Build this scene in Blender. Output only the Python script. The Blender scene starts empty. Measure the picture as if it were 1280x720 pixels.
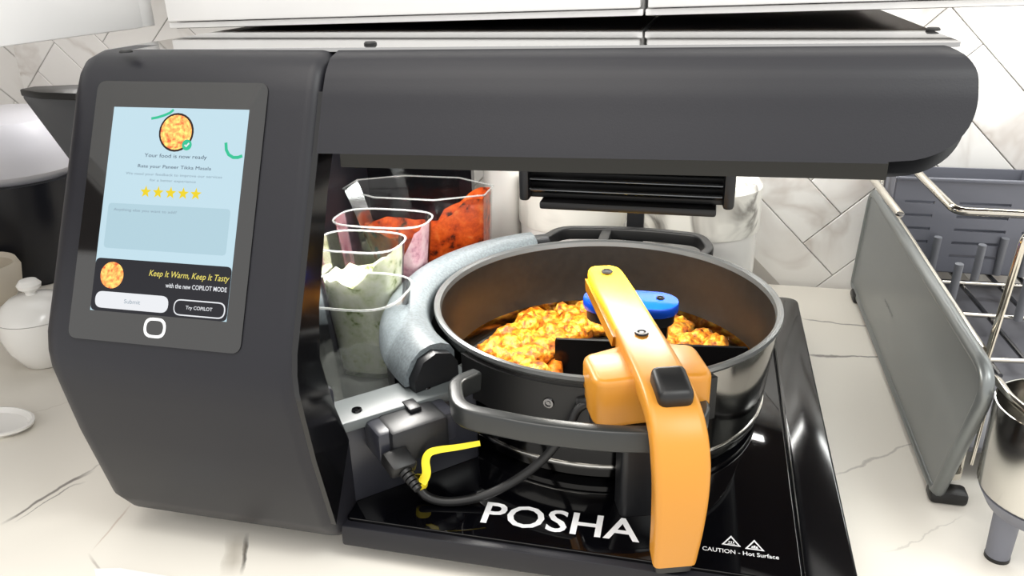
import bpy, bmesh, math, random
from mathutils import Vector, Matrix, noise
random.seed(7)
scene = bpy.context.scene
C = scene.collection
V = Vector

# ------------------------------------------------------------------ camera
F_PX, YAW, PITCH, ROLL = 1001.67, 0.245094, 0.394716, -0.023979
CAM = V((0.0820, -0.6819, 0.4183))
_cy, _sy, _cp, _sp = math.cos(YAW), math.sin(YAW), math.cos(PITCH), math.sin(PITCH)
FWD = V((-_sy*_cp, _cy*_cp, -_sp))
_r = V((_cy, _sy, 0)); _u = _r.cross(FWD)
RIGHT = math.cos(ROLL)*_r + math.sin(ROLL)*_u
UP = -math.sin(ROLL)*_r + math.cos(ROLL)*_u
cam = bpy.data.cameras.new('camera')
cam_o = bpy.data.objects.new('camera', cam); C.objects.link(cam_o)
M = Matrix((RIGHT, UP, -FWD)).transposed().to_4x4(); M.translation = CAM
cam_o.matrix_world = M
cam.sensor_width = 36; cam.lens = 36*F_PX/1280
cam.clip_start = 0.01; cam.clip_end = 50
scene.camera = cam_o

# ------------------------------------------------------------------ world and lights
w = bpy.data.worlds.new('room_light'); scene.world = w; w.use_nodes = True
w.node_tree.nodes['Background'].inputs[0].default_value = (1.0, 0.985, 0.96, 1)
w.node_tree.nodes['Background'].inputs[1].default_value = 0.80
def area(name, loc, target, size, power, color=(1, 1, 1), size_y=None):
    l = bpy.data.lights.new(name, 'AREA'); l.energy = power; l.size = size; l.color = color
    if size_y: l.shape = 'RECTANGLE'; l.size_y = size_y
    o = bpy.data.objects.new(name, l); C.objects.link(o); o.location = loc
    o.rotation_euler = (V(target)-V(loc)).to_track_quat('-Z', 'Y').to_euler()
    return o
area('ceiling_light', (-0.35, -0.75, 1.75), (0.0, 0.0, 0.1), 1.1, 9.5, (1, 0.955, 0.89))
area('ceiling_light', (1.0, -0.7, 1.75), (0.3, 0.1, 0.1), 0.7, 10, (.97, 1.0, 0.97))
area('under_cabinet_light', (.52, .24, .375), (.50, .22, 0), .40, .65, (.98, 1, .97), .03)
area('under_cabinet_light', (.05, .345, .362), (.05, .36, 0), .50, .8, (1, .99, .95), .02)
area('under_cabinet_light', (-.62, .25, .355), (-.62, .22, 0), .30, .3, (1, .98, .95), .03)
vs = scene.view_settings
vs.view_transform = 'Standard'; vs.look = 'None'; vs.gamma = 1; vs.use_curve_mapping = False
vs.exposure = 0.80

# ------------------------------------------------------------------ pixel rays
def ray(p):
    return FWD + RIGHT*((p[0]-640)/F_PX) - UP*((p[1]-360)/F_PX)
def PZ(p, z): d = ray(p); return CAM + d*((z-CAM.z)/d.z)
def PY(p, y): d = ray(p); return CAM + d*((y-CAM.y)/d.y)
def PX(p, x): d = ray(p); return CAM + d*((x-CAM.x)/d.x)

# ------------------------------------------------------------------ materials
def lin(c): return tuple((x/255/12.92 if x/255 <= .04045 else ((x/255+.055)/1.055)**2.4) for x in c)
MATS = {}
def mat(name, rgb, rough=.5, metal=0, noise_amt=0, noise_scale=60, spec=.5, emit=0, bump=0, coat=0, transm=0, ior=1.5, rgb2=None):
    m = bpy.data.materials.new(name); m.use_nodes = True
    nt = m.node_tree; b = nt.nodes['Principled BSDF']
    col = (*lin(rgb), 1)
    b.inputs['Base Color'].default_value = col
    b.inputs['Roughness'].default_value = rough; b.inputs['Metallic'].default_value = metal
    b.inputs['Specular IOR Level'].default_value = spec; b.inputs['IOR'].default_value = ior
    b.inputs['Coat Weight'].default_value = coat; b.inputs['Transmission Weight'].default_value = transm
    if emit:
        b.inputs['Emission Color'].default_value = col; b.inputs['Emission Strength'].default_value = emit
    if noise_amt or bump or rgb2:
        tc = nt.nodes.new('ShaderNodeTexCoord'); n = nt.nodes.new('ShaderNodeTexNoise')
        n.inputs['Scale'].default_value = noise_scale; n.inputs['Detail'].default_value = 5
        nt.links.new(tc.outputs['Object'], n.inputs['Vector'])
        if noise_amt or rgb2:
            r = nt.nodes.new('ShaderNodeValToRGB')
            a = lin(rgb2) if rgb2 else tuple(x*(1-noise_amt) for x in col[:3])
            r.color_ramp.elements[0].color = (*a, 1); r.color_ramp.elements[1].color = col
            r.color_ramp.elements[0].position = .35; r.color_ramp.elements[1].position = .65
            nt.links.new(n.outputs['Fac'], r.inputs['Fac']); nt.links.new(r.outputs['Color'], b.inputs['Base Color'])
            if emit: nt.links.new(r.outputs['Color'], b.inputs['Emission Color'])
        if bump:
            bp = nt.nodes.new('ShaderNodeBump'); bp.inputs['Strength'].default_value = bump; bp.inputs['Distance'].default_value = .002
            nt.links.new(n.outputs['Fac'], bp.inputs['Height']); nt.links.new(bp.outputs['Normal'], b.inputs['Normal'])
    MATS[name] = m
    return m
SHELL = mat('satin charcoal plastic', (30, 30, 35), .40, spec=.3, bump=.03, noise_scale=900)
DARK = mat('black plastic', (20, 21, 24), .4)
GLOSSB = mat('gloss black plastic', (12, 12, 14), .12)
HOB = mat('black hob glass', (4, 4, 6), .04, spec=.5)
BEZEL = mat('screen glass', (14, 14, 15), .06, spec=.9)
TOPG = mat('smoked glass lid', (10, 10, 12), .04, spec=1.0, ior=2.4, coat=1)
STEELD = mat('dark brushed steel', (120, 120, 122), .22, 1)
STEEL = mat('polished steel', (205, 203, 198), .16, 1)
CHROME = mat('chrome wire', (200, 195, 185), .14, 1)
PANELG = mat('grey coated steel', (122, 126, 126), .34, .55)
GREYPL = mat('grey plastic', (112, 114, 124), .5)
PRONG = mat('grey rubber coating', (120, 122, 128), .5)
NONSTICK = mat('non-stick coating', (34, 31, 28), .33, noise_amt=.25, noise_scale=140)
RIMM = mat('pan rim', (120, 122, 122), .3, .6)
GUARD = mat('speckled grey guard', (112, 120, 124), .38, noise_amt=.35, noise_scale=420)
ARMP = mat('grey satin arm plate', (92, 97, 98), .42)
ARMF = mat('dark arm side', (44, 45, 52), .3)
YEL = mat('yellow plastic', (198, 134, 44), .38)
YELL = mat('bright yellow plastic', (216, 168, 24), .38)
TIE = mat('yellow cable tie', (250, 225, 40), .4)
BLUE = mat('blue plastic', (10, 70, 190), .2, coat=.3)
RUBBER = mat('black rubber', (16, 16, 17), .45)
WHITE = mat('white lacquer', (238, 237, 236), .3)
UNDER = mat('brown cabinet underside', (60, 44, 30), .6)
PORC = mat('white porcelain', (240, 238, 234), .15)
CREAM = mat('cream stoneware', (214, 205, 190), .5)
PAPER = mat('white paper', (242, 242, 240), .7)
PRINTW = mat('white print', (225, 226, 228), .4)
GROUT = mat('pale grout', (205, 201, 196), .9)

def scr(name, rgb, s=1.0):
    m = mat(name, rgb, .3, emit=.58, spec=.1); m.node_tree.nodes['Principled BSDF'].inputs['Base Color'].default_value = (.004, .004, .004, 1); return m
S_BG = scr('lit screen pale blue', (196, 224, 236), .5)
S_BOX = scr('lit screen box', (180, 210, 222), .5)
S_TXT = scr('lit screen dark text', (56, 66, 88), .35)
S_GREY = scr('lit screen grey text', (140, 158, 172), .45)
S_STAR = scr('lit screen star yellow', (240, 214, 40), .5)
S_GRN = scr('lit screen green', (52, 196, 150), .5)
S_BAN = scr('lit screen dark banner', (40, 40, 46), .35)
S_WHT = scr('lit screen white', (236, 238, 242), .55)
S_YEL = scr('lit screen yellow text', (238, 222, 110), .5)
S_FOOD = mat('lit screen food picture', (236, 180, 90), .3, emit=.2, noise_scale=330, rgb2=(170, 70, 25))
S_RIM = scr('lit screen bowl rim', (50, 36, 32), .3)

def nodes_mat(name):
    m = bpy.data.materials.new(name); m.use_nodes = True
    return m, m.node_tree, m.node_tree.nodes['Principled BSDF']
def math_n(nt, op, a, b=None, c=None):
    n = nt.nodes.new('ShaderNodeMath'); n.operation = op
    for i, v in enumerate((a, b, c)):
        if v is None: continue
        if isinstance(v, (int, float)): n.inputs[i].default_value = v
        else: nt.links.new(v, n.inputs[i])
    return n.outputs[0]

# marble tile: white with soft grey-beige veins, shifted from tile to tile
def marble(name, base, vein, seed_scale=7.0):
    m, nt, b = nodes_mat(name)
    g = nt.nodes.new('ShaderNodeNewGeometry'); oi = nt.nodes.new('ShaderNodeObjectInfo')
    add = nt.nodes.new('ShaderNodeVectorMath'); add.operation = 'ADD'
    sc = nt.nodes.new('ShaderNodeVectorMath'); sc.operation = 'SCALE'; sc.inputs['Scale'].default_value = 9
    comb = nt.nodes.new('ShaderNodeCombineXYZ')
    nt.links.new(oi.outputs['Random'], comb.inputs[0]); nt.links.new(oi.outputs['Random'], comb.inputs[2])
    nt.links.new(comb.outputs[0], sc.inputs[0]); nt.links.new(g.outputs['Position'], add.inputs[0]); nt.links.new(sc.outputs[0], add.inputs[1])
    n = nt.nodes.new('ShaderNodeTexNoise'); n.inputs['Scale'].default_value = seed_scale; n.inputs['Detail'].default_value = 4; n.inputs['Distortion'].default_value = .8
    nt.links.new(add.outputs[0], n.inputs['Vector'])
    d = math_n(nt, 'ABSOLUTE', math_n(nt, 'SUBTRACT', n.outputs['Fac'], .5))
    r = nt.nodes.new('ShaderNodeValToRGB')
    r.color_ramp.elements[0].position = 0; r.color_ramp.elements[0].color = (*lin(vein), 1)
    r.color_ramp.elements[1].position = .07; r.color_ramp.elements[1].color = (*lin(base), 1)
    nt.links.new(d, r.inputs['Fac'])
    n2 = nt.nodes.new('ShaderNodeTexNoise'); n2.inputs['Scale'].default_value = 5
    nt.links.new(add.outputs[0], n2.inputs['Vector'])
    mx = nt.nodes.new('ShaderNodeMix'); mx.data_type = 'RGBA'
    rr = nt.nodes.new('ShaderNodeValToRGB'); rr.color_ramp.elements[0].position = .45; rr.color_ramp.elements[1].position = .62
    nt.links.new(n2.outputs['Fac'], rr.inputs['Fac']); nt.links.new(rr.outputs['Color'], mx.inputs[0])
    mx.inputs[6].default_value = (*lin(base), 1); nt.links.new(r.outputs['Color'], mx.inputs[7])
    nt.links.new(mx.outputs[2], b.inputs['Base Color']); b.inputs['Roughness'].default_value = .25
    return m
TILE = marble('marble tile', (236, 234, 231), (196, 187, 180))
CANM = marble('marbled ceramic', (238, 236, 228), (150, 146, 140), 11)

# quartz counter with dark veins along given lines
def counter_mat(veins):
    m, nt, b = nodes_mat('veined white quartz')
    g = nt.nodes.new('ShaderNodeNewGeometry')
    sep = nt.nodes.new('ShaderNodeSeparateXYZ'); nt.links.new(g.outputs['Position'], sep.inputs[0])
    n = nt.nodes.new('ShaderNodeTexNoise'); n.inputs['Scale'].default_value = 14; n.inputs['Detail'].default_value = 6
    nt.links.new(g.outputs['Position'], n.inputs['Vector'])
    nz = math_n(nt, 'SUBTRACT', n.outputs['Fac'], .5)
    n2 = nt.nodes.new('ShaderNodeTexNoise'); n2.inputs['Scale'].default_value = 40; n2.inputs['Detail'].default_value = 3
    nt.links.new(g.outputs['Position'], n2.inputs['Vector'])
    soft = nt.nodes.new('ShaderNodeTexNoise'); soft.inputs['Scale'].default_value = 4
    nt.links.new(g.outputs['Position'], soft.inputs['Vector'])
    base = nt.nodes.new('ShaderNodeValToRGB'); base.color_ramp.elements[0].color = (*lin((227, 221, 210)), 1); base.color_ramp.elements[1].color = (*lin((237, 233, 224)), 1)
    nt.links.new(soft.outputs['Fac'], base.inputs['Fac'])
    prev = base.outputs['Color']
    for (a, c, width, wob, strength, col) in veins:
        a = V(a[:2]); c = V(c[:2]); dr = (c-a); L = dr.length; dr /= L; nr = V((-dr.y, dr.x))
        s = math_n(nt, 'ADD', math_n(nt, 'MULTIPLY', sep.outputs[0], dr.x), math_n(nt, 'MULTIPLY_ADD', sep.outputs[1], dr.y, -a.dot(dr)))
        d = math_n(nt, 'ADD', math_n(nt, 'MULTIPLY', sep.outputs[0], nr.x), math_n(nt, 'MULTIPLY_ADD', sep.outputs[1], nr.y, -a.dot(nr)))
        d = math_n(nt, 'ABSOLUTE', math_n(nt, 'MULTIPLY_ADD', nz, wob, d))
        ww = math_n(nt, 'MULTIPLY', math_n(nt, 'ADD', n2.outputs['Fac'], .15), width*1.6)
        k = math_n(nt, 'SUBTRACT', 1, math_n(nt, 'MINIMUM', math_n(nt, 'DIVIDE', d, ww), 1))
        mid = math_n(nt, 'ABSOLUTE', math_n(nt, 'SUBTRACT', s, L/2))
        mask = math_n(nt, 'MINIMUM', math_n(nt, 'MAXIMUM', math_n(nt, 'MULTIPLY', math_n(nt, 'SUBTRACT', L/2, mid), 60), 0), 1)
        k = math_n(nt, 'MULTIPLY', math_n(nt, 'MULTIPLY', math_n(nt, 'POWER', k, .5), mask), strength)
        mx = nt.nodes.new('ShaderNodeMix'); mx.data_type = 'RGBA'
        nt.links.new(k, mx.inputs[0]); nt.links.new(prev, mx.inputs[6]); mx.inputs[7].default_value = (*lin(col), 1)
        prev = mx.outputs[2]
    nt.links.new(prev, b.inputs['Base Color']); b.inputs['Roughness'].default_value = .42
    return m

def clear_mat():
    m = bpy.data.materials.new('clear plastic'); m.use_nodes = True; nt = m.node_tree; nt.nodes.clear()
    out = nt.nodes.new('ShaderNodeOutputMaterial'); mix = nt.nodes.new('ShaderNodeMixShader')
    tr = nt.nodes.new('ShaderNodeBsdfTransparent'); tr.inputs[0].default_value = (.93, .94, .94, 1)
    gl = nt.nodes.new('ShaderNodeBsdfGlossy'); gl.inputs['Roughness'].default_value = .08
    lw = nt.nodes.new('ShaderNodeLayerWeight'); lw.inputs['Blend'].default_value = .25
    k = math_n(nt, 'MULTIPLY_ADD', lw.outputs['Fresnel'], .8, .03)
    nt.links.new(k, mix.inputs[0]); nt.links.new(tr.outputs[0], mix.inputs[1]); nt.links.new(gl.outputs[0], mix.inputs[2])
    nt.links.new(mix.outputs[0], out.inputs[0])
    return m
CLEAR = clear_mat()
def clear_rim_mat():
    m = bpy.data.materials.new('clear plastic edge'); m.use_nodes = True; nt = m.node_tree
    b = nt.nodes['Principled BSDF']; b.inputs['Base Color'].default_value = (.55, .57, .56, 1); b.inputs['Roughness'].default_value = .1
    b.inputs['Alpha'].default_value = .38
    return m
CRIM = clear_rim_mat()
def food_mat(name, cols, scale, rough=.3, bump=.6):
    m, nt, b = nodes_mat(name)
    g = nt.nodes.new('ShaderNodeNewGeometry'); n = nt.nodes.new('ShaderNodeTexNoise')
    n.inputs['Scale'].default_value = scale; n.inputs['Detail'].default_value = 6; n.inputs['Roughness'].default_value = .6
    nt.links.new(g.outputs['Position'], n.inputs['Vector'])
    r = nt.nodes.new('ShaderNodeValToRGB'); cr = r.color_ramp
    while len(cr.elements) < len(cols): cr.elements.new(.5)
    for e, (p, c) in zip(cr.elements, cols): e.position = p; e.color = (*lin(c), 1)
    nt.links.new(n.outputs['Fac'], r.inputs['Fac']); nt.links.new(r.outputs['Color'], b.inputs['Base Color'])
    bp = nt.nodes.new('ShaderNodeBump'); bp.inputs['Strength'].default_value = bump; bp.inputs['Distance'].default_value = .003
    nt.links.new(n.outputs['Fac'], bp.inputs['Height']); nt.links.new(bp.outputs['Normal'], b.inputs['Normal'])
    b.inputs['Roughness'].default_value = rough
    return m
CURRY = food_mat('orange curry', [(.32, (84, 34, 4)), (.43, (172, 88, 8)), (.53, (218, 140, 24)), (.66, (246, 200, 84))], 150, .28, .9)
CURRYS = food_mat('curry sauce', [(.32, (110, 46, 8)), (.5, (190, 98, 20)), (.66, (226, 146, 50))], 120)
SALSA = food_mat('tomato residue', [(.38, (60, 28, 22)), (.46, (190, 70, 22)), (.58, (226, 98, 34)), (.7, (236, 140, 70))], 55)
YOG = food_mat('herb yogurt residue', [(.34, (130, 144, 84)), (.42, (220, 226, 190)), (.56, (240, 242, 222)), (.7, (246, 247, 234))], 80, .4, .3)
PINK = food_mat('pink onion residue', [(.36, (168, 100, 122)), (.48, (224, 172, 186)), (.62, (240, 206, 212))], 75, .35)
WATER = food_mat('wet smear', [(.3, (150, 156, 150)), (.6, (190, 194, 188))], 90, .2, .6)

WATER.node_tree.nodes['Principled BSDF'].inputs['Alpha'].default_value = .16
# ------------------------------------------------------------------ object helpers
def link(o, parent=None):
    C.objects.link(o)
    if parent: o.parent = parent
    return o
def base_of(p):
    v = V((0, 0, 0))
    while p: v += p.location; p = p.parent
    return v
def mk(name, verts, faces, m, parent=None, smooth=True, angle=35, bevel=0, bseg=2, origin=None, kind=None):
    verts = [V(v) for v in verts]
    if parent is not None: off = base_of(parent)
    elif origin is not None: off = V(origin)
    else:
        xs = [v.x for v in verts]; ys = [v.y for v in verts]; zs = [v.z for v in verts]
        off = V(((min(xs)+max(xs))/2, (min(ys)+max(ys))/2, min(zs)))
    me = bpy.data.meshes.new(name)
    me.from_pydata([v-off for v in verts], [], faces)
    bm = bmesh.new(); bm.from_mesh(me)
    bmesh.ops.remove_doubles(bm, verts=bm.verts, dist=1e-6)
    bmesh.ops.recalc_face_normals(bm, faces=bm.faces)
    if bevel:
        es = [e for e in bm.edges if len(e.link_faces) == 2 and e.calc_face_angle() > math.radians(35)]
        bmesh.ops.bevel(bm, geom=es, offset=bevel, segments=bseg, affect='EDGES', profile=.5, clamp_overlap=True)
    bm.to_mesh(me); bm.free()
    if smooth:
        me.shade_smooth(); me.set_sharp_from_angle(angle=math.radians(angle))
    me.materials.append(m)
    o = bpy.data.objects.new(name, me)
    if parent is None: o.location = off
    if kind: o['kind'] = kind
    return link(o, parent)
def thing(name, label, cat, loc, group=None):
    o = bpy.data.objects.new(name, None); o.empty_display_size = .02; o.location = loc
    link(o); return tag(o, label, cat, group)
def tag(o, label=None, cat=None, group=None, kind=None):
    if label: o['label'] = label
    if cat: o['category'] = cat
    if group: o['group'] = group
    if kind: o['kind'] = kind
    return o
def box_vf(c, s, rz=0, R=None):
    c = V(c); vs = []
    Rm = R if R is not None else Matrix.Rotation(rz, 3, 'Z')
    for dx in (-.5, .5):
        for dy in (-.5, .5):
            for dz in (-.5, .5): vs.append(c + Rm @ V((dx*s[0], dy*s[1], dz*s[2])))
    return vs, [(0,1,3,2),(4,6,7,5),(0,4,5,1),(2,3,7,6),(0,2,6,4),(1,5,7,3)]
def box(name, c, s, m, parent=None, bevel=0, rz=0, R=None, bseg=2, **k):
    v, f = box_vf(c, s, rz, R)
    return mk(name, v, f, m, parent, bevel=bevel, bseg=bseg, **k)
def prism(name, poly, fn, d0, d1, m, parent=None, bevel=0, **k):
    n = len(poly)
    v = [fn(p, d0) for p in poly]+[fn(p, d1) for p in poly]
    f = [tuple(range(n)), tuple(range(2*n-1, n-1, -1))]+[(i, (i+1) % n, n+(i+1) % n, n+i) for i in range(n)]
    return mk(name, v, f, m, parent, bevel=bevel, **k)
def round_poly(pts, r, seg=6):
    out = []; n = len(pts)
    for i in range(n):
        p = V((*pts[i], 0)); a = V((*pts[i-1], 0)); b = V((*pts[(i+1) % n], 0))
        ri = r[i] if isinstance(r, (list, tuple)) else r
        if ri <= 0: out.append((p.x, p.y)); continue
        da = (a-p).normalized(); db = (b-p).normalized(); ang = da.angle(db)
        t = min(ri/math.tan(ang/2), (a-p).length*.49, (b-p).length*.49)
        s, e = p+da*t, p+db*t
        for k in range(seg+1):
            q = k/seg; x = (1-q)**2*s+2*q*(1-q)*p+q*q*e; out.append((x.x, x.y))
    return out
def lathe_vf(prof, c, seg=48, a0=0, a1=2*math.pi):
    c = V(c); vs = []; fs = []; full = abs(a1-a0-2*math.pi) < 1e-6
    n = seg if full else seg+1; m = len(prof)
    for i in range(n):
        a = a0+(a1-a0)*i/seg
        for (r, z) in prof: vs.append(c+V((r*math.cos(a), r*math.sin(a), z)))
    for i in range(seg):
        j = (i+1) % n
        for k in range(m-1): fs.append((i*m+k, j*m+k, j*m+k+1, i*m+k+1))
    if not full:
        fs.append(tuple(range(m))); fs.append(tuple((n-1)*m+k for k in reversed(range(m))))
    return vs, fs
def lathe(name, prof, c, m, parent=None, seg=48, a0=0, a1=2*math.pi, **k):
    v, f = lathe_vf(prof, c, seg, a0, a1); return mk(name, v, f, m, parent, **k)
def spline(pts, n=8, closed=False):
    P = [V(p) for p in pts]; out = []; N = len(P)
    rng = range(N) if closed else range(N-1)
    for i in rng:
        p0 = P[i-1] if (i > 0 or closed) else P[0]; p1 = P[i]; p2 = P[(i+1) % N]; p3 = P[(i+2) % N] if (i+2 < N or closed) else P[-1]
        for k in range(n):
            t = k/n
            out.append(.5*((2*p1)+(-p0+p2)*t+(2*p0-5*p1+4*p2-p3)*t*t+(-p0+3*p1-3*p2+p3)*t**3))
    if not closed: out.append(P[-1])
    return out
def fillet(pts, r, seg=5):
    P = [V(p) for p in pts]; out = [P[0]]
    for i in range(1, len(P)-1):
        p = P[i]; da = (P[i-1]-p); db = (P[i+1]-p); t = min(r, da.length*.49, db.length*.49)
        s = p+da.normalized()*t; e = p+db.normalized()*t
        for k in range(seg+1):
            q = k/seg; out.append((1-q)**2*s+2*q*(1-q)*p+q*q*e)
    return out+[P[-1]]
def sweep_vf(path, section, side=None, closed=False, scale=None):
    """section: (a,b) points, a along the side vector, b along the normal"""
    P = [V(p) for p in path]; n = len(P); m = len(section); vs = []; fs = []
    pn = None
    for i in range(n):
        if closed: t = (P[(i+1) % n]-P[i-1]).normalized()
        else: t = (P[min(i+1, n-1)]-P[max(i-1, 0)]).normalized()
        if side is not None: s = V(side[i] if isinstance(side, list) else side); s = (s-t*s.dot(t)).normalized()
        else:
            if pn is None:
                ref = V((0, 0, 1)) if abs(t.z) < .9 else V((1, 0, 0)); s = t.cross(ref).normalized()
            else: s = (pn-t*pn.dot(t)).normalized()
            pn = s
        nn = s.cross(t).normalized()
        k = scale[i] if scale else (1, 1)
        for (a, b) in section: vs.append(P[i]+s*a*k[0]+nn*b*k[1])
    for i in range(n if closed else n-1):
        j = (i+1) % n
        for k in range(m): fs.append((i*m+k, i*m+(k+1) % m, j*m+(k+1) % m, j*m+k))
    if not closed:
        fs.append(tuple(reversed(range(m)))); fs.append(tuple((n-1)*m+k for k in range(m)))
    return vs, fs
def circ(r, n=10): return [(r*math.cos(2*math.pi*i/n), r*math.sin(2*math.pi*i/n)) for i in range(n)]
def tube(name, path, r, m, parent=None, n=10, closed=False, **k):
    v, f = sweep_vf(path, circ(r, n), closed=closed); return mk(name, v, f, m, parent, angle=60, **k)
def text_vf(s, shear=0, offset=0):
    cu = bpy.data.curves.new('t', 'FONT'); cu.body = s; cu.shear = shear; cu.offset = offset; cu.resolution_u = 3
    o = bpy.data.objects.new('t', cu); C.objects.link(o)
    dg = bpy.context.evaluated_depsgraph_get(); dg.update()
    me = bpy.data.meshes.new_from_object(o.evaluated_get(dg))
    vs = [v.co.copy() for v in me.vertices]; fs = [tuple(p.vertices) for p in me.polygons]
    bpy.data.objects.remove(o); bpy.data.curves.remove(cu); bpy.data.meshes.remove(me)
    return vs, fs
def text_on(name, s, centre, ux, uy, width, height, m, parent, shear=0, offset=0):
    vs, fs = text_vf(s, shear, offset)
    x0 = min(v.x for v in vs); x1 = max(v.x for v in vs); y0 = min(v.y for v in vs); y1 = max(v.y for v in vs)
    sx = width/(x1-x0); sy = height/(y1-y0)
    P = [V(centre)+V(ux)*((v.x-(x0+x1)/2)*sx)+V(uy)*((v.y-(y0+y1)/2)*sy) for v in vs]
    return mk(name, P, fs, m, parent, smooth=False)
def screw(c, r, parent, normal=(0, 0, 1), m=None, name='screw'):
    n = V(normal).normalized(); q = V((0, 0, 1)).rotation_difference(n).to_matrix()
    v, f = lathe_vf([(0, .0010), (r*.35, .0010), (r*.4, .0004), (r*.55, .0004), (r*.6, .0014), (r*.9, .0013), (r, 0), (0, -.0005)], (0, 0, 0), 14)
    return mk(name, [V(c)+q @ x for x in v], f, m or GLOSSB, parent)

# ------------------------------------------------------------------ the setting
ZC = -0.015            # counter top
WY = 0.418             # back wall plane
WX = -1.0              # left wall plane
def wall_tiles(parent, fn, u0, u1, v0, v1, W=.062, n=3, gap=.0011, th=.007):
    L = W*n; c45 = math.cos(math.pi/4)
    bmv, bmf = box_vf((0, 0, 0), (L-gap, th, W-gap))
    me = None
    for i in range(-60, 60):
        for j in range(-14, 14):
            for kind in (0, 1):
                ox, oy = (i+j*n)*W, (i-j*n)*W
                cx, cy = (ox+L/2, oy+W/2) if kind == 0 else (ox+W/2, oy+W+L/2)
                u = (cx-cy)*c45; v = (cx+cy)*c45
                if not (u0 < u < u1 and v0 < v < v1): continue
                if me is None:
                    o = mk('tile', bmv, bmf, TILE, None, origin=(0, 0, 0), bevel=.0008, bseg=1); me = o.data
                else: o = bpy.data.objects.new('tile', me); C.objects.link(o)
                o.parent = parent
                loc, rot = fn(u, v, math.pi/4 if kind == 0 else -math.pi/4)
                o.location = V(loc)-parent.location; o.rotation_euler = rot
wb = box('wall_back', (-.1, WY+.02, .42), (1.9, .03, .95), GROUT); wb['kind'] = 'structure'
wall_tiles(wb, lambda u, v, a: ((u, WY+.0025, v), (0, -a, 0)), -1.05, .80, -.04, .47)
wl = box('wall_left', (WX-.02, -.05, .42), (.03, .93, .95), GROUT); wl['kind'] = 'structure'
wall_tiles(wl, lambda u, v, a: ((WX-.0025, u, v), (0, -a, math.pi/2)), -.15, .48, -.04, .47)

veins = []
def vein(p0, p1, w_, wob, st, col=(96, 88, 84)): veins.append((PZ(p0, ZC), PZ(p1, ZC), w_, wob, st, col))
vein((0, 657), (115, 586), .0022, .03, .9); vein((20, 655), (105, 600), .0012, .05, .7); vein((60, 618), (180, 545), .0009, .03, .35)
vein((309, 665), (300, 720), .0018, .02, .95, (70, 66, 62)); vein((297, 665), (286, 722), .008, .03, .55, (150, 140, 124))
vein((112, 690), (165, 628), .0010, .01, .5, (170, 140, 120)); vein((112, 690), (130, 722), .0012, .01, .6, (140, 130, 122))
vein((1000, 396), (1100, 410), .0022, .04, .8); vein((1000, 442), (1120, 444), .0026, .05, .85); vein((1035, 592), (1160, 545), .0014, .04, .4)
vein((1020, 540), (1036, 538), .0008, .0, .9)
vein((0, 520), (150, 490), .0012, .06, .3, (150, 130, 110)); vein((1100, 690), (1200, 640), .0009, .05, .25)
COUNTER = counter_mat(veins)
ct = box('countertop', (-.1, -.022, ZC-.02), (1.8, .86, .04), COUNTER, bevel=.002)
tag(ct, 'white veined quartz countertop under the cooking machine and rack', 'countertop')

# upper cabinets (bottom line drifts a few millimetres along its length)
CY = .0
def zcab(x): return .3702 + .0200*(x-.026)
def cab(name, label, x0, x1, panels):
    t = thing(name, label, 'cabinet', ((x0+x1)/2, CY+.17, zcab((x0+x1)/2)))
    def slab(nm, a, b, ya, yb, za, zb, m, bev=.0015):
        v = [(x, y, zcab(x)+z) for x in (a, b) for y in (ya, yb) for z in (za, zb)]
        return mk(nm, v, [(0,1,3,2),(4,6,7,5),(0,4,5,1),(2,3,7,6),(0,2,6,4),(1,5,7,3)], m, t, bevel=bev)
    slab('body', x0, x1, CY+.02, WY-.006, .0005, .5, WHITE); slab('underside', x0+.002, x1-.002, CY+.012, WY-.01, -.0008, .001, UNDER, 0)
    slab('bottom_rail', x0, x1, CY+.004, CY+.02, 0, .005, WHITE, .0008)
    for (a, b) in panels: slab('door', a, b, CY, CY+.019, .006, .5, WHITE)
    return t
xs = PY((805, 10), CY).x; xl_ = PY((206, 20), CY).x
cab('upper_cabinet', 'white flat-door upper cabinet directly above the cooking machine', xl_, xs-.001, [(xl_+.002, xs-.003)])
cab('upper_cabinet', 'white flat-door upper cabinet above the dish rack', xs+.001, .78, [(xs+.003, .77)])
# left run: its door face looks along +x and runs towards the viewer
LX = -.4325
t = thing('upper_cabinet', 'white corner upper cabinet on the adjoining wall, left of the machine', 'cabinet', (LX-.25, -.25, .3625))
box('body', (LX-.262, -.235, .613), (.48, .46, .5), WHITE, t, bevel=.002)
box('underside', (LX-.26, -.235, .3628), (.47, .44, .001), UNDER, t)
box('door', (LX-.01, -.2325, .6128), (.019, .455, .5), WHITE, t, bevel=.0015)
box('filler_strip', (LX-.014, .006, .613), (.02, .022, .5), WHITE, t, bevel=.001)

# ------------------------------------------------------------------ cooking robot
XL_, XR_ = -.367, -.168
ZT = .3605
def zt(x): return ZT + .010*(x-XR_)
robot = thing('cooking_robot', 'charcoal countertop cooking machine with touchscreen tower, overhanging hood and black hob', 'cooking machine', (-.07, 0, ZC))
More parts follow.
